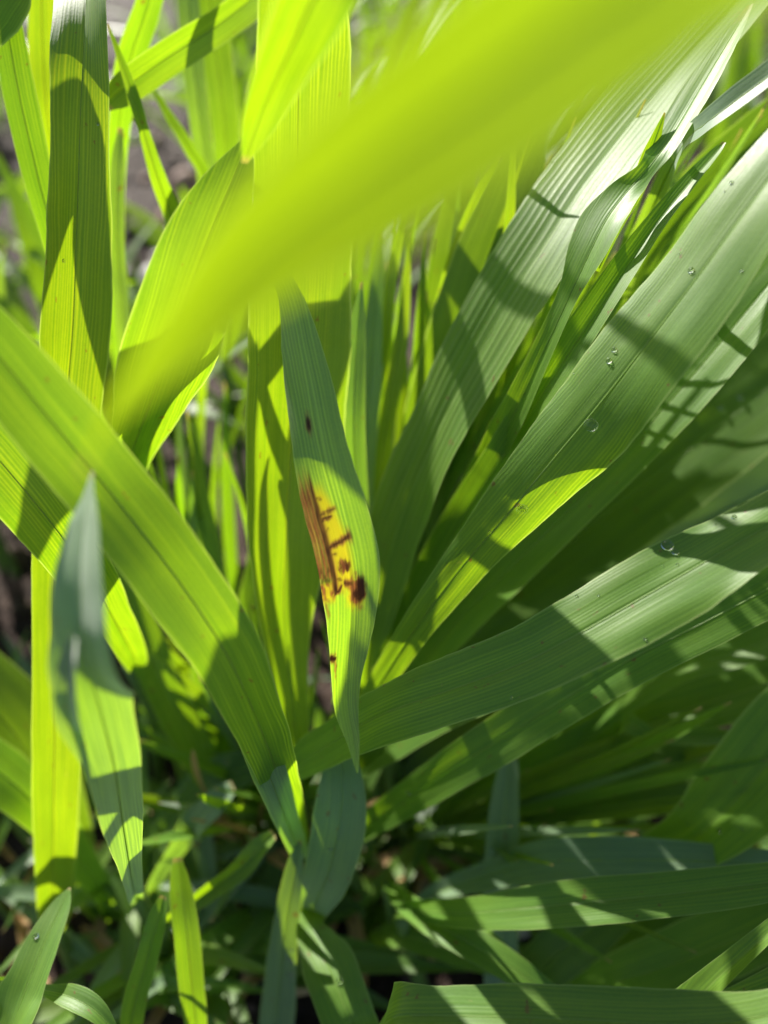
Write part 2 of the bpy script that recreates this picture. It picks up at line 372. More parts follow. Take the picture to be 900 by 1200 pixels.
# --- the lesioned leaf
K_PTS = [(419,906,127,2,.2,-.4,16), (414,868,124.5,16,-.1,-.3,22), (407,830,122,31,-.1,-.3,28), (407,790,119,40,-.1,-.3,30), (410,745,116.5,54,-.1,-.3,26),
         (411,695,114,68,-.05,-.3,18), (407,650,112,74,.0,-.2,8), (394,600,110.5,74,0,-.1,2), (380,550,109.5,68,-.15,.1,-3), (369,500,109.5,62,-.35,.3,-5),
         (360,450,110.5,56,-.4,.4,-6), (350,400,112.5,46,-.4,.4,-8), (342,360,114.5,34,-.4,.4,-12), (331,328,115,26,-.3,.4,-16), (316,303,112.5,16,0,1,0),
         (292,298,110.5,14,0,1,0), (268,306,110.5,16,0,1,0), (238,340,113,22,0,.6,10), (202,408,119,34,0,.3,20), (168,480,131,36,0,.2,20), (150,580,158,34,0,.2,20)]
def lesion_paint(u, f, xmm, ymm):
    i = min(int(f), len(K_PTS)-2); t = f-i
    d = K_PTS[i][1]*(1-t) + K_PTS[i+1][1]*t          # position along the blade
    if f > 12: return (0, 0, 0)
    def nz(a, b, s=0.0): return noise.noise((xmm*a, ymm*b, s))
    def sm(x): x = max(0.0, min(1.0, x)); return x*x*(3-2*x)
    def blob(cu, cd, ru, rd, soft=0.5, jag=0.5, s=0.0):
        q = math.hypot((u-cu)/ru, (d-cd)/rd) + jag*nz(2.2, 0.9, s) + jag*0.5*nz(6, 3, s+3)
        return sm((1-q)/soft)
    brown = dark = yellow = 0.0
    main = -0.57 + 0.06*sm((d-640)/60) + 0.015*nz(0, 0.7, 3)           # dark vein that bounds the dead strip
    # dead strip between the margin and the dark vein
    top = sm((d-538-10*nz(2.5, 0.1, 5))/40); bot = sm((682-d+5*nz(3, .5, 2))/10)
    strip = sm((main+0.02-u)/0.07)*top*bot
    brown = strip*(0.88+0.28*nz(3, 0.25, 8)+0.15*nz(7, 2.5, 9))
    # mottled end of the strip
    patch = sm((main-u)/0.07)*sm((d-676)/6)*sm((708-d)/12)
    brown = max(brown, patch*sm(0.5+1.3*nz(1.6, 1.0, 12))); yellow = max(yellow, patch)
    dark = max(dark, 0.75*sm((main-0.05-u)/0.1)*blob(-.80, 677, .30, 6, .8, .4, 31))
    # yellow halo spreading from the vein; its far limit paints a cast-shadow edge
    lim = -0.18 + 0.30*sm((d-565)/60) + 0.06*nz(0.7, 0.3, 3)
    yellow = max(yellow, sm((lim+0.14-u)/0.34)*sm((u-main+0.06)/0.06)*sm((d-556)/26)*sm((700-d)/16))
    # the vein itself
    vw = 0.035 + 0.045*sm((d-560)/50)
    dark = max(dark, (0.84+0.3*nz(1, 0.5, 4))*sm(1.4-abs(u-main)/vw)*sm((d-536)/30)*sm((696-d)/5))
    brown = max(brown, 0.8*sm(1.3-abs(u-main)/(vw*2.2))*sm((d-540)/30)*sm((698-d)/8))
    # cross bars: centre, from, to, thickness, slope, strength
    for c, u0, u1, th, sl, st in ((597, -.58, .08, 1.5, -7, .7), (604, -.58, -.10, 1.4, -2, .85), (633, -.58, .32, 2.0, -11, .9), (629, .08, .34, 4.0, -4, .6), (646, -.58, -.25, 1.2, 3, .55), (690.5, -.64, -.22, 1.6, -30, .95), (683.5, -.26, .12, 2.0, 6, .95), (678, -.58, -.2, 1.5, 8, .6), (580, -.58, -.28, 1.3, 4, .5), (617, -.58, -.3, 1.1, -3, .45)):
        cc = c + sl*(u-(u0+u1)/2) + 1.4*nz(0.9, 0.0, c) + 0.8*nz(3.0, 0.0, c+2)
        ends = sm((u-u0)/0.08)*sm((u1-u)/0.12); tk = max(0.8, th*(1.0+0.6*nz(1.7, 0.0, c+5)))
        dark = max(dark, st*(0.9+0.4*nz(2.5, 1.5, c))*sm(1.5-abs(d-cc)/tk)*ends)
        brown = max(brown, st*sm(1.4-abs(d-cc)/(tk*2.6))*ends)
    # blotches
    brown = max(brown, 0.55*sm((lim-u)/0.3)*sm((d-640)/30)*sm((698-d)/10)*sm(0.5+1.1*nz(1.2, 0.5, 77)))
    dark = max(dark, 0.85*blob(-.06, 663, .12, 12, .7, .45, 21), 0.5*blob(-.22, 664, .20, 8, .9, .6, 23))
    brown = max(brown, blob(-.18, 663, .28, 12, .6, .5, 22))
    dark = max(dark, blob(.35, 689, .21, 19, .5, .25, 41), 0.9*blob(.20, 697, .18, 9, .6, .35, 43))
    dark = max(dark, 0.7*strip*sm((d-640)/35)*sm(0.35+1.6*nz(2.2, 0.8, 91)), 0.45*strip*sm(0.1+1.6*nz(3.5, 0.25, 92)))
    brown = max(brown, blob(.24, 692, .40, 24, .55, .35, 44), 0.75*blob(-.90, 712, .14, 16, .9, .6, 51))
    yellow = max(yellow, blob(.14, 697, .5, 24, .8, .25, 45))
    # single spots
    dark = max(dark, 0.95*blob(-.22, 495, .13, 13, .7, .2, 61)); brown = max(brown, 0.8*blob(-.22, 496, .2, 20, .9, .25, 62))
    dark = max(dark, blob(-.86, 768, .22, 5, .5, .3, 71)); brown = max(brown, 0.8*blob(-.72, 780, .12, 20, .8, .6, 72), .8*blob(-.86, 769, .35, 10, .8, .3, 73))
    return (min(1, max(0, brown)), min(1, max(0, dark)), min(1, max(0, yellow)))
shoot('lesion', 'wheat shoot whose drooping pointed leaf carries a rust-brown lesion with dark cross bars', (170,800,215), (0.004,0.004))
leaf('lesion', 'lesion', K_PTS, fold=-10, ruffle=0.05, nv=460, nu=64, paint=lesion_paint, label='drooping blade with brown lesion along one margin')

# --- blades arching close over the rest
shoot('arch', 'wheat shoot whose broad glowing yellow-green leaf arches close above the others', Vector((0.085, 0.045, 0.13)), (0.012, 0.0))
leaf('arch', 'glow', [(96,556,47,3), (118,508,44,12), (152,462,40,34), (214,390,36,76), (300,296,32,128), (424,200,28.5,186), (570,96,26,220), (730,-20,25,225), (930,-130,27,220), (1200,-190,34,200), (1400,-100,48,150)], (0.2,-0.2), fold=15, ruffle=0.03)
shoot('arch2', 'wheat shoot with thin blurred leaf rising beside the arching leaf and bending over', (300,-260,150), (0.0,0.01))
leaf('arch2', 'yellow', [(286,190,92,6), (300,150,88,34), (322,95,82,56), (352,30,76,78), (385,-50,74,88), (400,-150,80,80)], BACK, fold=12)

# --- left half
shoot('broad', 'wheat shoot with broad upright ribbed leaf glowing directly behind the lesioned leaf', (352,905,188), (0.003,0.006))
leaf('broad', 'yellow', [(350,-60,101,100), (350,60,108,112), (349,200,118,116), (348,330,127,122), (346,400,131,123), (344,460,134,121), (340,560,140,112), (334,660,145,88), (334,740,152,58), (342,820,160,36)], (0.55,-0.35), fold=14, ruffle=0.10, nv=120, nu=24)
shoot('slant', 'wheat shoot whose wide ribbed backlit leaf slants over the waxy folded leaf', (356,985,180), (0.0,0.006))
leaf('slant', 'leaf', [(-95,325,86,60), (-25,390,87,84), (48,478,89,94), (124,570,92,97), (198,664,93,95), (262,760,97,84), (302,845,107,64), (328,915,131,46), (345,965,154,28)], (0.35,-0.55), fold=14, ruffle=0.06, nv=120, nu=24)
shoot('tall', 'wheat shoot with tall straight leaf, dark and shaded in its middle, yellow below', (66,1090,186), (0.0,0.004))
leaf('tall', 'yellow', [(106,-70,126,54,-.6,.5), (100,20,119,58,-.6,.5), (94,140,119,66,0,0), (90,270,123,74,.4,-.3), (84,400,126,80,.5,-.4), (72,540,130,70,.5,-.4), (64,680,136,56,.5,-.4), (64,840,146,58,.5,-.4), (62,960,158,52,.5,-.4), (62,1050,172,40,.4,-.3)], fold=18, ruffle=0.05, nv=120, nu=20)
shoot('edge', 'wheat shoot with narrow bright leaf leaning against the tall straight leaf', (105,640,195))
leaf('edge', 'leaf', [(-8,-60,131,26), (6,20,132,32), (22,110,133,38), (46,215,136,34), (72,310,141,30), (92,400,149,26)], BACK, fold=14)
leaf('edge', 'yellow', [(48,-40,150,26), (50,60,155,32), (56,140,160,30), (75,240,175,26)], BACK, fold=10)
shoot('lowleft', 'wheat shoot with leaf crossing under the wide slanting leaf at its left end', (150,780,190), (-0.01,0))
leaf('lowleft', 'yellow', [(-60,470,104,60), (0,540,108,78), (50,600,113,80), (95,660,122,66), (130,720,140,46)], (0.3,-0.5), fold=8)
shoot('point', 'wheat shoot with leaf tapering to a fine tip in front of the bare soil', (225,640,220))
leaf('point', 'leaf', [(126,28,134,2), (140,66,135,8), (156,112,137,14), (170,160,141,14,.3,-.2), (186,212,146,20), (205,262,154,24), (222,325,152,24), (230,400,188,22)], BACK, fold=16)
leaf('point', 'deep', [(174,96,160,3), (196,132,162,10), (222,174,166,14), (250,230,178,14)], (-.2,.3), fold=10)
shoot('spear', 'wheat shoot with spear-shaped leaf whose tip meets the arching leaf', (118,630,180), (-0.006,0))
leaf('spear', 'leaf', [(292,158,108,4,-.3,.3), (276,200,107,44,-.25,.2), (250,262,106,84,0,-.1), (222,335,106,106,.3,-.3), (196,410,110,108,.4,-.4), (174,478,124,76,.4,-.4), (152,535,140,44)], BACK, fold=12, ruffle=0.1, nv=110, nu=20)
shoot('cross', 'wheat shoot whose leaf tip with a brown spot lies across an upright blade', (330,240,260))
leaf('cross', 'leaf', [(124,124,140,14), (140,108,140,34), (175,82,142,38), (215,55,144,38), (255,30,147,36), (300,-5,154,34), (340,-40,170,30)], (-.1,-.4), fold=16)
shoot('upright', 'wheat shoot with two upright blades crossed by the spotted leaf tip', (150,480,230))
leaf('upright', 'leaf', [(188,-50,150,26), (172,10,153,30), (152,70,156,32), (140,140,162,26), (134,220,172,22), (134,320,190,20)], BACK, fold=12)
leaf('upright', 'wax', [(141,150,150,6), (138,200,152,16), (137,280,160,18), (144,360,180,18)], (-.3,.2), fold=10)
shoot('dark', 'wheat shoot with dark bluish blades beside the bare soil', (262,420,260))
leaf('dark', 'wax', [(218,-60,170,22), (224,40,172,26), (234,140,178,24), (248,240,195,22)], (-.3,.1), fold=10)
leaf('dark', 'deep', [(240,-60,175,28), (250,40,180,36), (262,130,186,34), (268,230,200,28)], BACK, fold=10)

# waxy hanging leaf
shoot('waxy', 'wheat shoot with pale blue-green waxy leaf folded and narrowing upward', (160,1050,170), (0.0,0.0))
leaf('waxy', 'glaucous', [(108,552,82,2,-1.0,.4,0), (103,580,80.5,12,-1.0,.4,0), (98,615,79,32,-1.0,.4,6), (94,690,77,56,-.9,.4,10), (100,770,77.5,68,-.7,.2,6), (118,835,84,74,.1,-.2,6), (134,900,93,62,.35,-.3,4), (143,960,106,48,.3,-.3,10), (150,1005,121,30,.2,-.2,20)], fold=-26, ruffle=0.1, nv=110, nu=24)
leaf('waxy', 'glaucous', [(101,902,92,3,0,0), (91,876,87,14,0,0), (80,840,81,28,-.3,.1), (80,795,77,24,-.6,.2), (88,745,75,10,-.9,.3)], fold=10, attach=False)
shoot('dagger', 'wheat shoot with slim bluish blade lying along the wide slanting leaf', (352,1000,190), (0.0,0.004))
leaf('dagger', 'wax', [(240,700,112,5,-.2,.1), (254,745,113,18,-.2,.1), (274,800,115,30,-.1,0), (296,860,119,40,.2,-.2), (318,915,127,40,.3,-.3), (336,962,142,30)], fold=18)

# --- bright slips and dark blades in the middle gap
shoot('slip', 'wheat shoot with thin bright slips of leaf between the lesioned leaf and the striped leaf', (440,700,235))
leaf('slip', 'yellow', [(478,232,150,3), (465,285,152,11), (456,345,155,14), (452,420,163,10), (446,520,180,10)], BACK, fold=10)
leaf('slip', 'yellow', [(480,270,152,3), (476,330,154,10), (468,410,158,17), (452,500,165,19), (444,590,180,16)], BACK, fold=12)
shoot('shade', 'wheat shoot with blades in deep shade behind the striped leaf', (470,760,240))
leaf('shade', 'yellow', [(585,180,150,3), (560,225,152,13), (538,280,156,15), (520,340,162,14), (500,430,180,14)], BACK, fold=12)
leaf('shade', 'deep', [(640,130,145,14,-.3,.3), (610,200,147,54,-.3,.2), (575,290,150,74,-.2,.1), (540,390,156,78,-.1,0), (505,490,166,64,0,0), (480,590,185,44,0,0)], fold=10, nv=90)
leaf('shade', 'deep', [(540,200,178,30,.2,0), (528,300,180,52,.2,0), (512,420,186,54,.2,0), (492,540,200,44,.2,0)], fold=10)
shoot('cool', 'wheat shoot with cool blue-green blades right behind the lesioned leaf', (430,760,230))
leaf('cool', 'wax', [(446,270,160,3), (442,330,161,16), (436,420,164,28), (428,510,170,30), (424,610,185,26)], (-.2,.1), fold=10)
leaf('cool', 'wax', [(424,330,140,3), (418,400,142,22), (414,500,146,30), (420,600,160,26)], (-.2,.0), fold=12)

# --- right half: the fan of leaves
shoot('striped', 'wheat shoot with broad striped leaf in patches of sun and shade fanning away', (432,860,200), (-0.004,0.004))
leaf('striped', 'ridged', [(930,-80,140,96,-.9,.7), (850,15,137,80,-.65,.5), (765,113,134,86,-.65,.5), (690,208,132,88,-.65,.5), (624,308,132,86,-.65,.5), (564,408,136,80,-.6,.5), (510,510,143,70,-.6,.5), (468,610,156,66,-.4,.3), (445,700,172,52,-.3,.3)], fold=9, ruffle=0.08, nv=130, nu=28)
shoot('twisted', 'wheat shoot with pale leaf that twists to show its yellow underside beside the striped leaf', (446,850,205), (-0.004,0.004))
leaf('twisted', 'leaf', [(880,5,121,5,-.7,.6), (850,55,120,24,-.7,.6), (816,112,119,34,-.7,.6), (784,165,118,30,-.7,.6), (757,200,117,22,-.2,.1), (732,228,116.5,36,-.6,.5), (710,258,116.5,48,-.8,.6), (690,298,117,44,-.8,.6), (668,345,119,26,-.7,.6), (640,405,123,26,-.5,.5), (600,490,132,34,-.4,.4), (545,600,153,40,-.3,.3), (485,700,175,34)], (-.3,.3), fold=12, ruffle=0.03, nv=130, nu=18)
leaf('twisted', 'yellow', [(779,132,119,2), (767,165,119,13), (756,195,119,20), (744,228,119.5,14), (726,265,120,7), (700,318,123,5)], (.5,-.5), fold=10, attach=False)
shoot('slim', 'wheat shoot with slim leaf ending in a pale blunt tip', (450,880,205), (-0.004,0.004))
leaf('slim', 'leaf', [(849,167,120,4), (838,180,120,11), (805,218,119,20), (770,262,119,26), (735,312,120,34), (695,372,122,40), (645,448,127,40), (590,535,136,40), (530,630,152,38), (478,730,174,32)], (-.45,.4), fold=22, ruffle=0.04, nv=110, nu=16)
shoot('rim', 'wheat shoot with blade seen nearly edge-on, pale along its upper rim', (640,560,215), (-0.004,0.004))
leaf('rim', 'wax', [(960,40,104,22,-.7,.7), (905,86,106,26,-.7,.7), (862,118,109,26,-.7,.7), (826,146,113,22,-.7,.7), (802,168,119,14,-.4,.5), (770,230,135,20,0,.2), (720,350,165,24)], fold=16)
leaf('rim', 'deep', [(960,100,150,40), (900,150,152,56), (830,215,156,60), (760,300,165,56), (700,400,180,44)], (-.1,.1), fold=10)
leaf('rim', 'yellow', [(770,178,150,3), (745,200,150,14), (715,222,152,16), (690,245,155,10), (660,300,175,8)], BACK, fold=10)
shoot('sheen', 'wheat shoot with very broad smooth leaf bearing droplets and one glowing margin', (418,900,190), (-0.004,0.004))
leaf('sheen', 'leaf', [(1040,40,94,64,-.8,.7), (965,130,96,74,-.8,.7), (892,222,99,88,-.8,.7), (820,322,103,98,-.7,.65), (754,408,107,106,-.6,.55,2), (697,480,111,106,-.35,.3,-4), (641,547,115.5,92,-.08,.02,-10), (590,608,120.5,72,.02,-.08,-10), (540,666,127,52,0,0,-4), (490,732,135,40,-.1,0), (446,800,148,30,-.1,0)], fold=8, ruffle=0.18, nv=140, nu=28, camber=-0.12)
shoot('under', 'wheat shoot with leaf running just below the very broad smooth leaf, spotted with sun', (430,890,205), (-0.004,0.004))
leaf('under', 'leaf', [(960,270,130,50), (900,335,131,66), (830,420,134,72), (760,500,138,66), (690,575,144,60), (620,645,152,58), (550,715,163,52), (490,785,178,40)], (-.45,.4), fold=12, nv=110, nu=18)
leaf('under', 'yellow', [(940,230,150,30), (890,290,150,40), (840,350,152,40), (790,410,158,36), (740,470,170,30)], BACK, fold=12)
shoot('gloom', 'wheat shoot with wide dark leaf in shadow behind the fan of right-leaning leaves', (440,900,212), (-0.004,0.004))
leaf('gloom', 'deep', [(1000,380,168,90), (920,440,170,112), (830,510,174,122), (740,580,180,120), (650,650,188,106), (560,720,197,84), (490,800,206,54)], (-.1,.2), fold=8, nv=100, nu=18)
shoot('wetdark', 'wheat shoot with dark blue-green leaf beaded with wet beneath the wavy leaf', (460,880,222), (-0.004,0.004))
leaf('wetdark', 'wax', [(980,520,200,50), (890,575,202,72), (790,630,206,80), (690,690,212,80), (600,750,218,64), (520,820,225,44)], (-.1,.0), fold=8)
shoot('wavy', 'wheat shoot with long wavy-edged leaf in sun holding a round water droplet', (372,935,190), (-0.01,0.004))
leaf('wavy', 'leaf', [(1010,570,101,60,-.35,.6), (950,590,102,72,-.35,.6), (890,622,103,82,-.35,.6), (820,662,104,92,-.3,.55), (750,702,105,96,-.25,.5), (680,742,106,90,-.2,.5), (610,778,108,80,-.1,.45), (530,808,113,76,0,.4), (450,836,122,66,0,.3), (390,870,138,50,0,.2)], fold=8, ruffle=0.34, nv=150, nu=28, camber=-0.1)
shoot('backing', 'added wheat shoot with leaf hidden close behind the wavy-edged leaf to shade the low leaves', (420,950,198), (-0.006,0.004))  # hidden blade added to cast shade on the low leaves
leaf('backing', 'deep', [(1010,575,132,50), (940,600,133,72), (860,645,134,84), (780,690,136,86), (700,735,138,84), (620,778,142,74), (540,815,150,60), (470,865,166,40)], (-.2,.4), fold=8)
shoot('below', 'wheat shoot with plain mid-green leaf running parallel under the wavy-edged leaf', (400,980,192), (-0.006,0.004))
leaf('below', 'leaf', [(990,640,124,60), (900,690,126,62), (820,732,128,62), (740,772,131,60), (660,820,135,58), (580,870,141,54), (510,915,150,46), (450,955,165,34)], (.1,.1), fold=6, nv=100, nu=18)
shoot('litleft', 'wheat shoot with pale-edged leaves low under the plain mid-green leaf', (470,960,215), (-0.006,0.004))
leaf('litleft', 'leaf', [(990,700,158,30), (930,735,158,38), (870,762,160,38), (800,785,166,30), (720,830,178,30), (640,880,195,28)], (-.3,.6), fold=10)
leaf('litleft', 'leaf', [(990,760,166,60), (900,800,168,66), (810,830,172,60), (730,855,178,50), (640,895,190,40), (560,940,205,30)], (0,.4), fold=8)
shoot('broadlow', 'wheat shoot with broad dark leaf low on the right, its midrib catching a sun patch', (690,1010,200), (-0.006,0.004))
leaf('broadlow', 'leaf', [(1000,780,142,90), (930,860,145,104), (870,930,149,100), (810,985,156,70), (750,1008,168,40)], (-.1,.3), fold=14, nv=90, nu=18)
leaf('broadlow', 'deep', [(960,930,178,90), (880,920,178,90), (800,905,180,84), (720,915,184,74), (640,940,192,54)], (0,.3), fold=8)
leaf('broadlow', 'leaf', [(886,862,160,3), (860,863,161,14), (815,864,163,22), (765,862,166,16), (730,850,172,12), (720,900,190,10)], (-.2,.6), fold=14)
shoot('level', 'wheat shoot with smooth leaf lying level above the soil at the right', (470,1075,180), (-0.006,0.004))
leaf('level', 'leaf', [(1000,1022,126,36), (900,1034,128,42), (800,1046,130,48), (700,1056,133,50), (620,1064,138,46), (550,1070,146,34), (500,1068,158,24)], (0,.2), fold=7, ruffle=0.08, nv=100, nu=16)
leaf('level', 'wax', [(960,1016,146,26), (880,1012,148,34), (790,1008,151,44), (700,1008,155,52), (630,1010,162,44), (560,1030,172,30)], (0,.3), fold=8)
shoot('lower', 'wheat shoot with pale sunlit leaf lying level at the very foot of the clump', (452,1290,140), (0.0,-0.004))
leaf('lower', 'leaf', [(1000,1150,101,30,-.1,.8), (900,1190,101,50,-.1,.8), (800,1200,102,68,-.1,.8), (700,1196,102,70,-.1,.8), (600,1192,103,66,-.1,.8), (510,1190,105,56,-.1,.8), (455,1196,108,50,-.1,.8), (440,1235,118,40,-.1,.6)], fold=8, nv=90)
shoot('strap', 'wheat shoot with curled strap leaf crossing the level sunlit leaf', (720,1290,150), (0.0,-0.004))
leaf('strap', 'leaf', [(960,1040,112,14,-.3,.7), (910,1085,113,20,-.3,.7), (868,1122,114,26,-.3,.7), (828,1160,116,34,-.3,.7), (790,1205,120,44,-.3,.7), (760,1250,130,40)], fold=22)
leaf('strap', 'leaf', [(990,1120,122,34,-.3,.7), (920,1152,123,38,-.3,.7), (850,1178,126,26,-.3,.7), (810,1200,132,20)], fold=20)
shoot('diag', 'wheat shoot with narrow leaf slanting down in front of the bluish upright blade', (455,1040,185), (-0.004,0.006))
leaf('diag', 'leaf', [(690,1195,142,8), (650,1170,143,24), (600,1135,145,34), (550,1105,149,36), (505,1080,156,32), (475,1058,168,24)], (0,.35), fold=8)
shoot('bluestem', 'wheat shoot with bluish upright blade standing among low leaves over dark soil', (588,1240,178), (0.0,0.0))
leaf('bluestem', 'wax', [(600,850,172,10), (596,900,171,24), (590,970,171,38), (588,1050,172,42), (587,1130,174,40), (588,1200,177,36)], (-.1,.0), fold=12)
shoot('lowright', 'wheat shoot with shaded overlapping leaves above the curled strap leaf', (600,1210,195), (-0.004,0.0))
leaf('lowright', 'leaf', [(980,1040,150,60), (900,1082,152,72), (820,1118,155,74), (740,1146,160,62), (680,1165,170,44)], (0,.3), fold=8)
leaf('lowright', 'deep', [(760,1030,170,40), (700,1080,172,60), (640,1130,176,56), (600,1180,186,40)], (.1,.2), fold=8)
leaf('lowright', 'deep', [(980,1090,168,90), (880,1110,170,96), (780,1120,174,84), (700,1140,182,60)], (0,.3), fold=8)
shoot('lowstraw', 'wheat shoot with short low leaf under the narrow slanting leaf', (430,1110,200), (0,0))
leaf('lowstraw', 'leaf', [(620,1140,172,10), (570,1125,174,30), (510,1105,178,36), (460,1095,186,28)], (0,.3), fold=8)
leaf('lowstraw', 'deep', [(700,860,215,30), (620,930,215,70), (540,990,216,76), (480,1040,218,60)], (0,.1), fold=8)
leaf('lowstraw', 'deep', [(640,780,222,40), (560,850,224,80), (500,930,226,80), (450,1020,226,50)], (0,.1), fold=8)

# --- foot of the clump
shoot('tipfoot', 'wheat shoot with grey-green leaf rising just under the lesioned leaf tip', (350,1060,182), (0,0))
leaf('tipfoot', 'wax', [(397,852,150,2,-.4,.5), (399,872,148,20,-.4,.5), (401,900,145,44,-.3,.4), (401,935,143,60,-.2,.2), (395,980,143,64,0,0), (384,1025,148,56,0,0), (366,1065,160,36,0,0)], fold=14, ruffle=0.05)
leaf('tipfoot', 'wax', [(352,985,150,4,-.3,.2), (346,1020,152,22,-.3,.2), (336,1080,158,30,-.1,.1), (328,1150,166,38,0,0), (322,1220,176,40)], fold=10, attach=False)
shoot('nibbled', 'wheat shoot with bent leaf striped by sun and nibbled at its lower margin', (440,1290,165), (0,0))
leaf('nibbled', 'leaf', [(388,1046,166,10,-.4,.9), (374,1060,162,28,-.4,.9), (364,1086,156,32,-.3,.9), (373,1108,152,46,-.4,.9), (385,1132,148,62,-.4,.9), (398,1165,144,64,-.4,.9), (414,1205,142,60,-.4,.7), (430,1250,148,40)], fold=10, ruffle=0.2)
shoot('corner', 'wheat shoot with upright sunny leaf holding a droplet before the tall leaf foot', (-60,1330,140), (0,0))
leaf('corner', 'leaf', [(82,1040,136,2,-.6,.6), (72,1062,134,22,-.6,.6), (52,1105,130,38,-.6,.6), (30,1160,126,50,-.6,.6), (6,1220,124,56,-.6,.6), (-20,1280,132,46)], fold=10)
leaf('corner', 'leaf', [(140,1215,122,5,-.2,.6), (112,1185,123,24,-.2,.6), (82,1168,125,26,-.2,.6), (50,1160,128,12,-.2,.6), (10,1150,132,10)], fold=14)
shoot('stubs', 'wheat shoot with two short blunt blades standing low beside pink pebbles', (195,1270,180), (0,0))
leaf('stubs', 'leaf', [(192,1050,140,8,-.3,.5), (186,1075,140,22,-.3,.4), (174,1120,141,26,-.1,.1), (160,1170,143,28,-.1,.1), (152,1215,148,22)], fold=16)
leaf('stubs', 'leaf', [(208,1005,146,10,-.3,.5), (212,1040,146,26,-.2,.3), (218,1090,146,30,0,.1), (224,1150,148,30,0,0), (230,1215,152,24)], fold=16)
shoot('peg', 'wheat shoot with stubby rolled bright leaf pointing up and across', (225,1060,190), (0,0))
leaf('peg', 'yellow', [(322,978,152,14,-.3,.5), (308,992,152,24,-.3,.4), (280,1018,153,26,.2,-.2), (250,1040,156,24,.2,-.2)], fold=30)
shoot('chip', 'wheat shoot with small pale blunt blade lit above the dark foot of the clump', (180,1050,205), (0,0))
leaf('chip', 'wax', [(274,922,172,14,-.5,.6), (256,938,172,30,-.5,.6), (234,960,173,30,-.5,.6), (214,985,178,22)], fold=8)
leaf('chip', 'deep', [(330,890,190,20), (290,900,190,40), (250,915,192,44), (215,950,198,30)], (-.2,.3), fold=8)
shoot('bow', 'wheat shoot with leaves crossing low behind the waxy leaf in dim green light', (230,960,215), (0,0))
leaf('bow', 'leaf', [(120,600,182,10), (150,700,184,40), (185,790,187,46), (225,870,194,40)], BACK, fold=10)
leaf('bow', 'deep', [(230,560,180,20), (235,660,182,50), (245,770,190,50), (250,860,204,36)], BACK, fold=10)
leaf('bow', 'deep', [(300,650,190,20), (290,740,192,40), (275,830,200,40)], BACK, fold=10)
shoot('marginlow', 'wheat shoot with leaf entering low from the left past the tall leaf foot', (120,1080,205), (0,0))
leaf('marginlow', 'leaf', [(-60,860,166,40,.3,-.4), (0,905,168,60,.3,-.4), (50,950,172,50), (95,1010,184,34)], BACK, fold=10)
leaf('marginlow', 'deep', [(-60,780,182,90), (10,850,184,100), (60,930,188,70), (95,1020,196,40)], (0,.1), fold=8)

# --- an unseen shoot added beyond the view so its leaf shades the tall one
shoot('shader', 'added unseen wheat shoot whose wide leaf shades the tall straight leaf', (-330,500,150), (0,0))
leaf('shader', 'deep', [(4,-112,126,8), (-8,-92,126,60), (-26,-62,126,130), (-50,-20,127,150), (-95,40,128,110), (-170,130,132,46), (-260,280,140,50)], (-.3,.3), fold=8)

# ------------------------------------------------------------------ small things
def lump(name, mat, loc, size, label, cat, group=None, seed=0):
    me = lump_mesh(name, seed); me.materials.append(MAT[mat])
    o = link(name, me); o.location = loc; o.scale = size; o.rotation_euler = (0.2*seed, 0.3, seed*1.3)
    return tag(o, label, cat, group)
def pebble(px, py, r, mat, label, group=None, seed=1, lift=0.5):
    p = ground_hit(px, py); p.z = max(0, height(p.x, p.y)) + r*lift
    return lump('pebble', mat, p, (r*1.25, r, r*0.8), label, 'pebble', group, seed)
pebble(540, 957, 0.0042, 'pink', 'pinkish brown pebble beside the bluish upright blade', seed=1, lift=1.2)
pebble(548, 1014, 0.0044, 'pink', 'orange-tan pebble on dark soil under the level leaf', seed=2, lift=1.2)
pebble(790, 945, 0.0040, 'white', 'shiny white pebble under the broad dark leaf', seed=3, lift=1.2)
pebble(482, 872, 0.0030, 'white', 'small white lump standing for the blurred glint of a water bead', seed=4, lift=2)  # white lump in place of a droplet's out-of-focus glint
pebble(608, 1096, 0.0032, 'white', 'small white pebble right of the bluish upright blade foot', seed=5, lift=1.2)
pebble(245, 1085, 0.0062, 'pink', 'large dull pink pebble beside the blunt blades', seed=6, lift=1.2)
pebble(252, 1068, 0.0042, 'pink', 'smaller pink pebble touching the large dull pink one', seed=7, lift=1.5)
rp = random.Random(5)
for k in range(40):
    px = rp.uniform(120, 260); py = rp.uniform(40, 340)
    pebble(px, py, rp.uniform(0.004, 0.011), rp.choice(('pink', 'clod', 'clod', 'white')), 'pebble lying on the sunlit bare strip of soil', 'pebbles on the bare soil strip', seed=10+k)
from mathutils.bvhtree import BVHTree
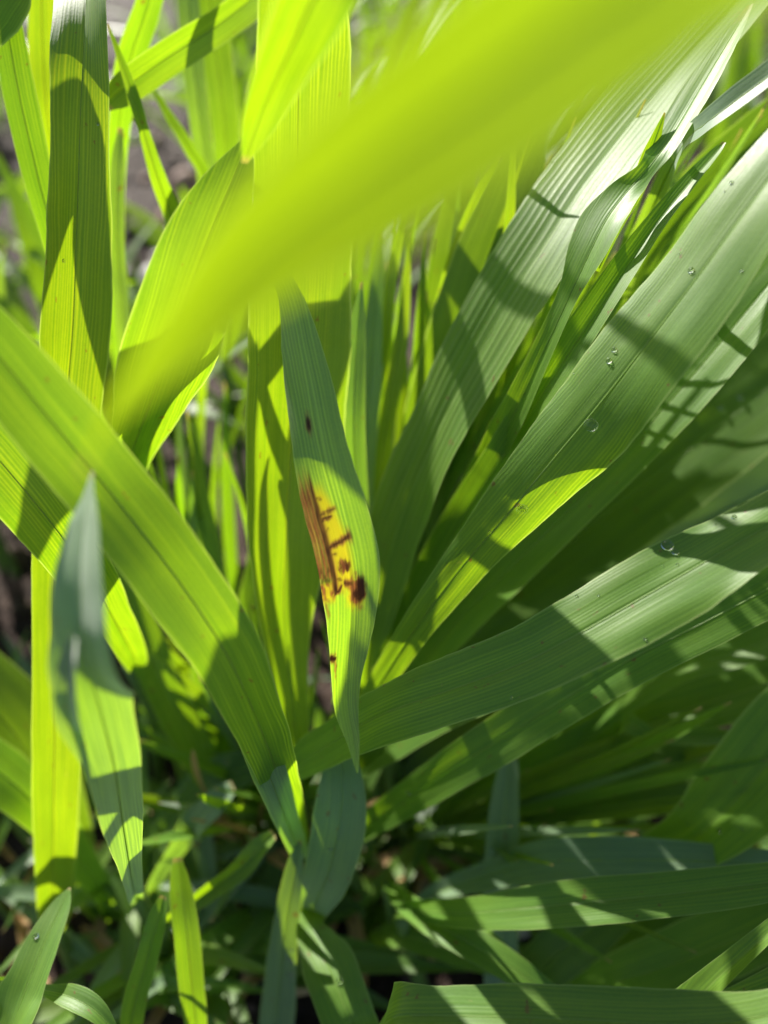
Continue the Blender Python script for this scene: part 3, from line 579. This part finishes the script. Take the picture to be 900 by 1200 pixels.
def droplet(key, idx, px, py, r, label, group=None, flat=0.75):
    """a bead of water resting on a given blade of a given shoot"""
    o = BLADES[key][idx]; off = o.parent.location
    me = o.data
    tree = BVHTree.FromPolygons([v.co + off for v in me.vertices], [tuple(p.vertices) for p in me.polygons])
    d = (F + R*((px-450)/900.0) + U*((600-py)/900.0)).normalized()
    loc, nrm, i, dist = tree.ray_cast(CAM, d)
    if loc is None:
        loc, nrm, i, dist = tree.find_nearest(P(px, py, 120))
    if nrm.dot(d) > 0: nrm = -nrm
    bm = bmesh.new(); bmesh.ops.create_uvsphere(bm, u_segments=24, v_segments=14, radius=1)
    for v in bm.verts:
        v.co.z = v.co.z*flat if v.co.z > 0 else v.co.z*0.3
        v.co.x *= 1.15 + 0.1*v.co.y
    mw = bpy.data.meshes.new('water_droplet'); bm.to_mesh(mw); bm.free(); mw.shade_smooth(); mw.materials.append(MAT['water'])
    w_ = link('water_droplet', mw); w_.location = loc + nrm*r*0.25; w_.scale = (r, r, r)
    w_.rotation_euler = nrm.to_track_quat('Z', 'Y').to_euler()
    return tag(w_, label, 'droplet', group)
droplet('wavy', 0, 782, 640, 0.00079, 'round clear water droplet near the upper edge of the wavy-edged leaf', flat=0.95)
droplet('wetdark', 0, 747, 645, 0.00068, 'small glinting droplet on the dark blue-green leaf')
droplet('sheen', 0, 720, 410, 0.00041, 'upper tiny droplet of the pair on the broad smooth leaf')
droplet('sheen', 0, 714, 423, 0.00045, 'lower tiny droplet of the pair on the broad smooth leaf')
droplet('sheen', 0, 693, 498, 0.00090, 'flat spread droplet at the middle of the broad smooth leaf', flat=0.4)
droplet('sheen', 0, 612, 596, 0.00082, 'flat droplet on the glowing lower part of the broad smooth leaf', flat=0.35)
droplet('corner', 0, 42, 1097, 0.00045, 'droplet on the upright sunny leaf before the tall leaf foot')
droplet('nibbled', 0, 398, 1150, 0.0006, 'droplet on the bent leaf striped by sun')
for px, py in ((341,1112), (350,1124), (352,1142)):
    droplet('tipfoot', 1, min(px, 340), py, 0.0006, 'droplet in the row of three on the narrow bluish blade at the clump foot', 'row of droplets on the bluish blade')
droplet('gloom', 0, 868, 466, 0.00052, 'bright droplet upper of two on the wide shaded leaf')
droplet('gloom', 0, 846, 478, 0.00052, 'dimmer droplet lower of two on the wide shaded leaf')
droplet('gloom', 0, 560, 740, 0.00075, 'droplet near the base of the wide shaded leaf')
droplet('broadlow', 0, 843, 973, 0.0005, 'droplet beside the sun patch on the broad dark low leaf')
droplet('bluestem', 0, 590, 1150, 0.00060, 'droplet at the foot of the bluish upright blade')
droplet('bluestem', 0, 590, 1106, 0.00045, 'droplet halfway up the bluish upright blade')
droplet('wetdark', 0, 700, 672, 0.00045, 'faint droplet near the middle of the dark blue-green leaf')
droplet('wetdark', 0, 655, 700, 0.00052, 'droplet lower down the dark blue-green leaf')
droplet('below', 0, 480, 930, 0.00060, 'droplet near the base of the plain mid-green leaf')
# fine dew beads of many sizes
rd_ = random.Random(31)
for key, n, x0, x1, what in (('sheen', 8, 560, 900, 'very broad smooth leaf'), ('wavy', 10, 560, 900, 'wavy-edged leaf'), ('gloom', 12, 560, 900, 'wide shaded leaf'), ('broadlow', 6, 790, 900, 'broad dark low leaf'), ('tall', 6, 60, 130, 'tall straight leaf')):
    o = BLADES[key][0]; vs_l = [v.co + o.parent.location for v in o.data.vertices]
    seen = []
    for c in vs_l:
        dd = c - CAM; zz = dd.dot(F); xx = 450 + 900*dd.dot(R)/zz; yy = 600 - 900*dd.dot(U)/zz
        if x0 < xx < x1 and 0 < yy < 1190: seen.append((xx, yy))
    for k in range(n):
        if not seen: break
        xx, yy = rd_.choice(seen)
        droplet(key, 0, xx, yy, 0.00012 + 0.00032*rd_.random()**2, 'fine dew bead on the ' + what, 'dew beads on the ' + what, flat=0.7)
for key, idx, n in (('litleft', 1, 5), ('broadlow', 1, 5), ('level', 1, 4), ('tipfoot', 0, 4), ('chip', 1, 3), ('marginlow', 1, 3), ('lowstraw', 1, 4)):
    o = BLADES[key][idx]; vs_l = [v.co + o.parent.location for v in o.data.vertices]
    for k in range(n):
        dd = rd_.choice(vs_l) - CAM; zz = dd.dot(F)
        droplet(key, idx, 450 + 900*dd.dot(R)/zz, 600 - 900*dd.dot(U)/zz, 0.0003 + 0.0005*rd_.random(), 'small blurred droplet on a low shaded leaf', 'blurred droplets on low leaves', flat=0.8)
# dry straw pieces lying on the soil
rw = random.Random(9)
def straw(px, py, length, az, label, group=None):
    p = ground_hit(px, py); p.z = max(0, height(p.x, p.y)) + 0.003
    h = Vector((math.cos(az), math.sin(az), 0.12))
    path = [p + h*length*(k/5-0.5) + Vector((0, 0, 0.004*math.sin(k*0.9))) for k in range(6)]
    me = stem_mesh([q - p for q in path], [0.0010, 0.0013, 0.0013, 0.0012, 0.0012, 0.0009], 7); me.materials.clear(); me.materials.append(MAT['straw'])
    o = link('straw', me); o.location = p
    return tag(o, label, 'straw', group)
straw(520, 1010, 0.035, 0.9, 'tan dry straw beside the orange-tan pebble')
straw(562, 930, 0.030, 1.2, 'brown dry straw leaning behind the bluish upright blade')
straw(205, 1050, 0.028, 2.0, 'dry straw in the dark foot of the clump beside the blunt blades')
straw(380, 1165, 0.02, 0.1, 'short pale straw on soil at the clump foot')

# ------------------------------------------------------------------ the stand behind
def free_blade(sh, az, length, width, elev0, droop, mat, nv=16, nu=4, start=None, twist=0.0):
    """an arching blade grown from the shoot's node in world space (tip first)."""
    c = (start or sh.node).copy(); n = 7; rows = []; e = elev0
    step = length/(n-1); h = Vector((math.sin(az), math.cos(az), 0))
    for k in range(n):
        s = k/(n-1)
        d = h*math.cos(e) + Vector((0, 0, math.sin(e)))
        nrm = Vector((0, 0, 1))*math.cos(e) - h*math.sin(e)
        nrm = (Matrix.Rotation(twist*s, 3, d) @ nrm)
        prof = min(1.0, 0.35 + s*3.0)*(1 - s**2.6)
        rows.append([*c, max(width*0.5*prof, 0.0001), *nrm, math.radians(14)])
        c = c + d*step; e -= droop/(n-1)
        if c.z < 0.004: c.z = 0.004
    rows.reverse()
    return sh.blade(rows, mat, nv=nv, nu=nu, ruffle=0.05)

rf = random.Random(11)
def fill_shoot(x, y, hgt, nleaf, label, group, mats, nv=14, lean=None, ln=(0.10, 0.19)):
    node = Vector((x, y, hgt))
    sh = Shoot(label, node, ((rf.random()-.5)*0.012, (rf.random()-.5)*0.012), group=group, radius=0.0018)
    for k in range(nleaf):
        az = rf.random()*2*math.pi if lean is None else lean + rf.uniform(-0.8, 0.8)
        free_blade(sh, az, rf.uniform(*ln), rf.uniform(0.007, 0.0115), rf.uniform(0.8, 1.45), rf.uniform(0.4, 1.7), rf.choice(mats), nv=nv, twist=rf.uniform(-1.2, 1.2))
# slender shoots fanning up between the large leaves
rq = random.Random(23)
def fan(n, node_px, tip_x, tip_y, zt, label, group, wid=(6, 17), mats=('leaf', 'deep', 'yellow', 'leaf', 'wax')):
    for k in range(n):
        nx, ny, nz_ = node_px
        sh = Shoot(label, P(nx + rq.uniform(-25, 25), ny + rq.uniform(-25, 25), nz_ + rq.uniform(-6, 10)), (rq.uniform(-.004, .004), rq.uniform(0, .006)), group=group, radius=0.0015)
        for q in range(3):
            tx = rq.uniform(*tip_x); ty = rq.uniform(*tip_y); tz = rq.uniform(*zt); wd = rq.uniform(*wid); bend = rq.uniform(-30, 40)
            pts = []
            for i in range(5):
                f = i/5.0
                x = tx + (nx-tx)*f + bend*math.sin(math.pi*f); y = ty + (ny-ty)*f
                pts.append((x, y, tz + (nz_-tz)*f**1.3, 2 if i == 0 else wd*(0.75, 1.0, 0.9, 0.7)[i-1]))
            h = (rq.uniform(-.6, .6), rq.uniform(-.5, .5))
            sh.blade(rows_from(pts, h, rq.uniform(6, 22), sh.node), rq.choice(mats), nv=36, nu=6, ruffle=0.08)
fan(15, (432,760,222), (415,640), (120,420), (150,205), 'slender wheat shoot fanning up between the lesioned leaf and the striped leaf', 'slender shoots in the middle of the clump')
fan(20, (470,800,215), (600,960), (100,460), (126,195), 'slender wheat shoot leaning with the fan behind the very broad smooth leaf', 'slender shoots within the fan')
fan(9, (290,830,225), (120,300), (430,760), (160,205), 'slender wheat shoot between the spear-shaped leaf and the broad upright leaf', 'slender shoots beside the broad upright leaf')
fan(18, (480,980,222), (600,960), (760,1130), (140,200), 'slender wheat shoot bending low under the plain mid-green leaf', 'slender shoots bending low')
fan(10, (330,960,215), (120,440), (700,1000), (150,205), 'slender wheat shoot in the tangle at the foot of the clump', 'slender shoots in the foot tangle')
fan(4, (300,990,212), (180,520), (860,1040), (165,200), 'withered straw-coloured wheat shoot in the tangle at the clump foot', 'withered shoots at the clump foot', wid=(5, 11), mats=('dead',))
# withered leaves and thin stems in the litter
for k in range(40):
    px = rq.uniform(20, 620) if k < 30 else rq.uniform(600, 900); py = rq.uniform(880, 1180)
    p = ground_hit(px, py); p.z = 0.006
    az = rq.random()*6.28; ln = rq.uniform(0.02, 0.045); rows = []
    hd = Vector((math.cos(az), math.sin(az), 0)); curl = rq.uniform(-1, 1)
    for i in range(6):
        f = i/5
        c = hd*ln*(f-0.5) + Vector((-hd.y, hd.x, 0))*0.006*math.sin(f*3+curl) + Vector((0, 0, 0.006*f + 0.004*math.sin(f*4+curl)))
        nn = Vector((0.5*math.sin(f*3*curl), 0.3*curl, 1))
        rows.append([*c, 0.0003 + 0.0018*math.sin(math.pi*min(1, f*0.85+0.08)), *nn, math.radians(30)])
    me = blade_mesh(rows, 16, 4, 0.3, k*1.7); me.materials.append(MAT['dead'])
    o = link('withered_leaf', me); o.location = p
    tag(o, 'small withered tan leaf curled on the soil at the clump foot', 'dead leaf', 'withered leaves at the clump foot')
# low green shoots crowding the left foot
for k in range(28):
    p = ground_hit(rf.uniform(-20, 420), rf.uniform(880, 1190))
    sh = Shoot('low sprawling wheat shoot around the tall leaf foot and the blunt blades', Vector((p.x, p.y, rf.uniform(0.008, 0.02))), (0, 0), group='low shoots around the tall leaf foot', radius=0.0014)
    for q in range(3):
        free_blade(sh, rf.random()*6.28, rf.uniform(0.03, 0.065), rf.uniform(0.003, 0.006), rf.uniform(0.4, 1.0), rf.uniform(0.5, 1.3), rf.choice(('leaf', 'yellow', 'deep', 'wax')), nv=12)
# low shoots in the dark foot of the clump
for k in range(26):
    px = rf.uniform(150, 900); py = rf.uniform(820, 1180)
    p = ground_hit(px, py)
    node = Vector((p.x, p.y, rf.uniform(0.008, 0.016)))
    sh = Shoot('short shaded wheat shoot low in the dark foot of the clump', node, (0, 0), group='short shoots at the foot of the clump', radius=0.0016)
    for q in range(3):
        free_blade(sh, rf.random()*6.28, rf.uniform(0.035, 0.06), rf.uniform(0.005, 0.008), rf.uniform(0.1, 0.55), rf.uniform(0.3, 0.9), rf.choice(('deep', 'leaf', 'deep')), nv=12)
# dark shoots crowding behind the tall left-hand leaves
for k in range(34):
    y = rf.uniform(0.20, 0.45); x = -rf.uniform(0.02, 0.10) - y*rf.uniform(0.05, 0.5)
    if abs(x + 0.30*y + 0.02) < 0.035 and y > 0.3: continue
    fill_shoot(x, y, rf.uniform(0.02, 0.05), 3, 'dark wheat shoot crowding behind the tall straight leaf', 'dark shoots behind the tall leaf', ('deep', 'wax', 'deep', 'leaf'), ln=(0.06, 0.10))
# stand behind
def gap(x, y):                       # the bare strip of soil on the left
    c = -0.30*y - 0.02
    return abs(x - c) < 0.05 + 0.03*y and y > 0.3
far_bm = bmesh.new()                # the far stand reads as one mass: one object
n = 0; tries = 0
while n < 190 and tries < 4000:
    tries += 1
    y = 0.20 + 1.1*rf.random()**1.4; x = (rf.random()-0.5)*(0.35+1.25*y)
    if gap(x, y): continue
    n += 1
    if y > 0.6:
        for q in range(4):
            c = Vector((x + rf.uniform(-.006, .006), y, 0.0)); e = rf.uniform(0.9, 1.5); az = rf.random()*6.28; rows = []; ww = rf.uniform(0.0035, 0.006); ln = rf.uniform(0.13, 0.22); dr = rf.uniform(0.5, 1.8)
            h = Vector((math.sin(az), math.cos(az), 0))
            for i in range(7):
                sft = i/6; dd = h*math.cos(e) + Vector((0, 0, math.sin(e)))
                rows.append([*c, max(0.0001, ww*min(1, .35+sft*3)*(1-sft**2.6)), *(Vector((0, 0, 1))*math.cos(e) - h*math.sin(e)), 0.25])
                c = c + dd*ln/6; e -= dr/6; c.z = max(c.z, 0.004)
            rows.reverse(); tm = blade_mesh(rows, 10, 2, 0.05, q+n); far_bm.from_mesh(tm); bpy.data.meshes.remove(tm)
        continue
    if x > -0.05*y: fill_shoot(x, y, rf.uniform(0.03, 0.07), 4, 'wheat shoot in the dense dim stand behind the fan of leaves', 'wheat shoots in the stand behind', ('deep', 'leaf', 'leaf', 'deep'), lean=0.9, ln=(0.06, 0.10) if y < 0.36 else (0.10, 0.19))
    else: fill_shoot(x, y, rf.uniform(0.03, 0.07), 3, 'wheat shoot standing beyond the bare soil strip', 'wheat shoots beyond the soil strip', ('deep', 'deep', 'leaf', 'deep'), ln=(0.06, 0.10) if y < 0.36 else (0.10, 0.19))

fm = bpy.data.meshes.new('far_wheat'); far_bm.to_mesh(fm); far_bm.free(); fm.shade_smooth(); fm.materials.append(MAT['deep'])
tag(link('far_wheat', fm), 'blurred mass of far wheat beyond the clump', 'wheat', kind='stuff')
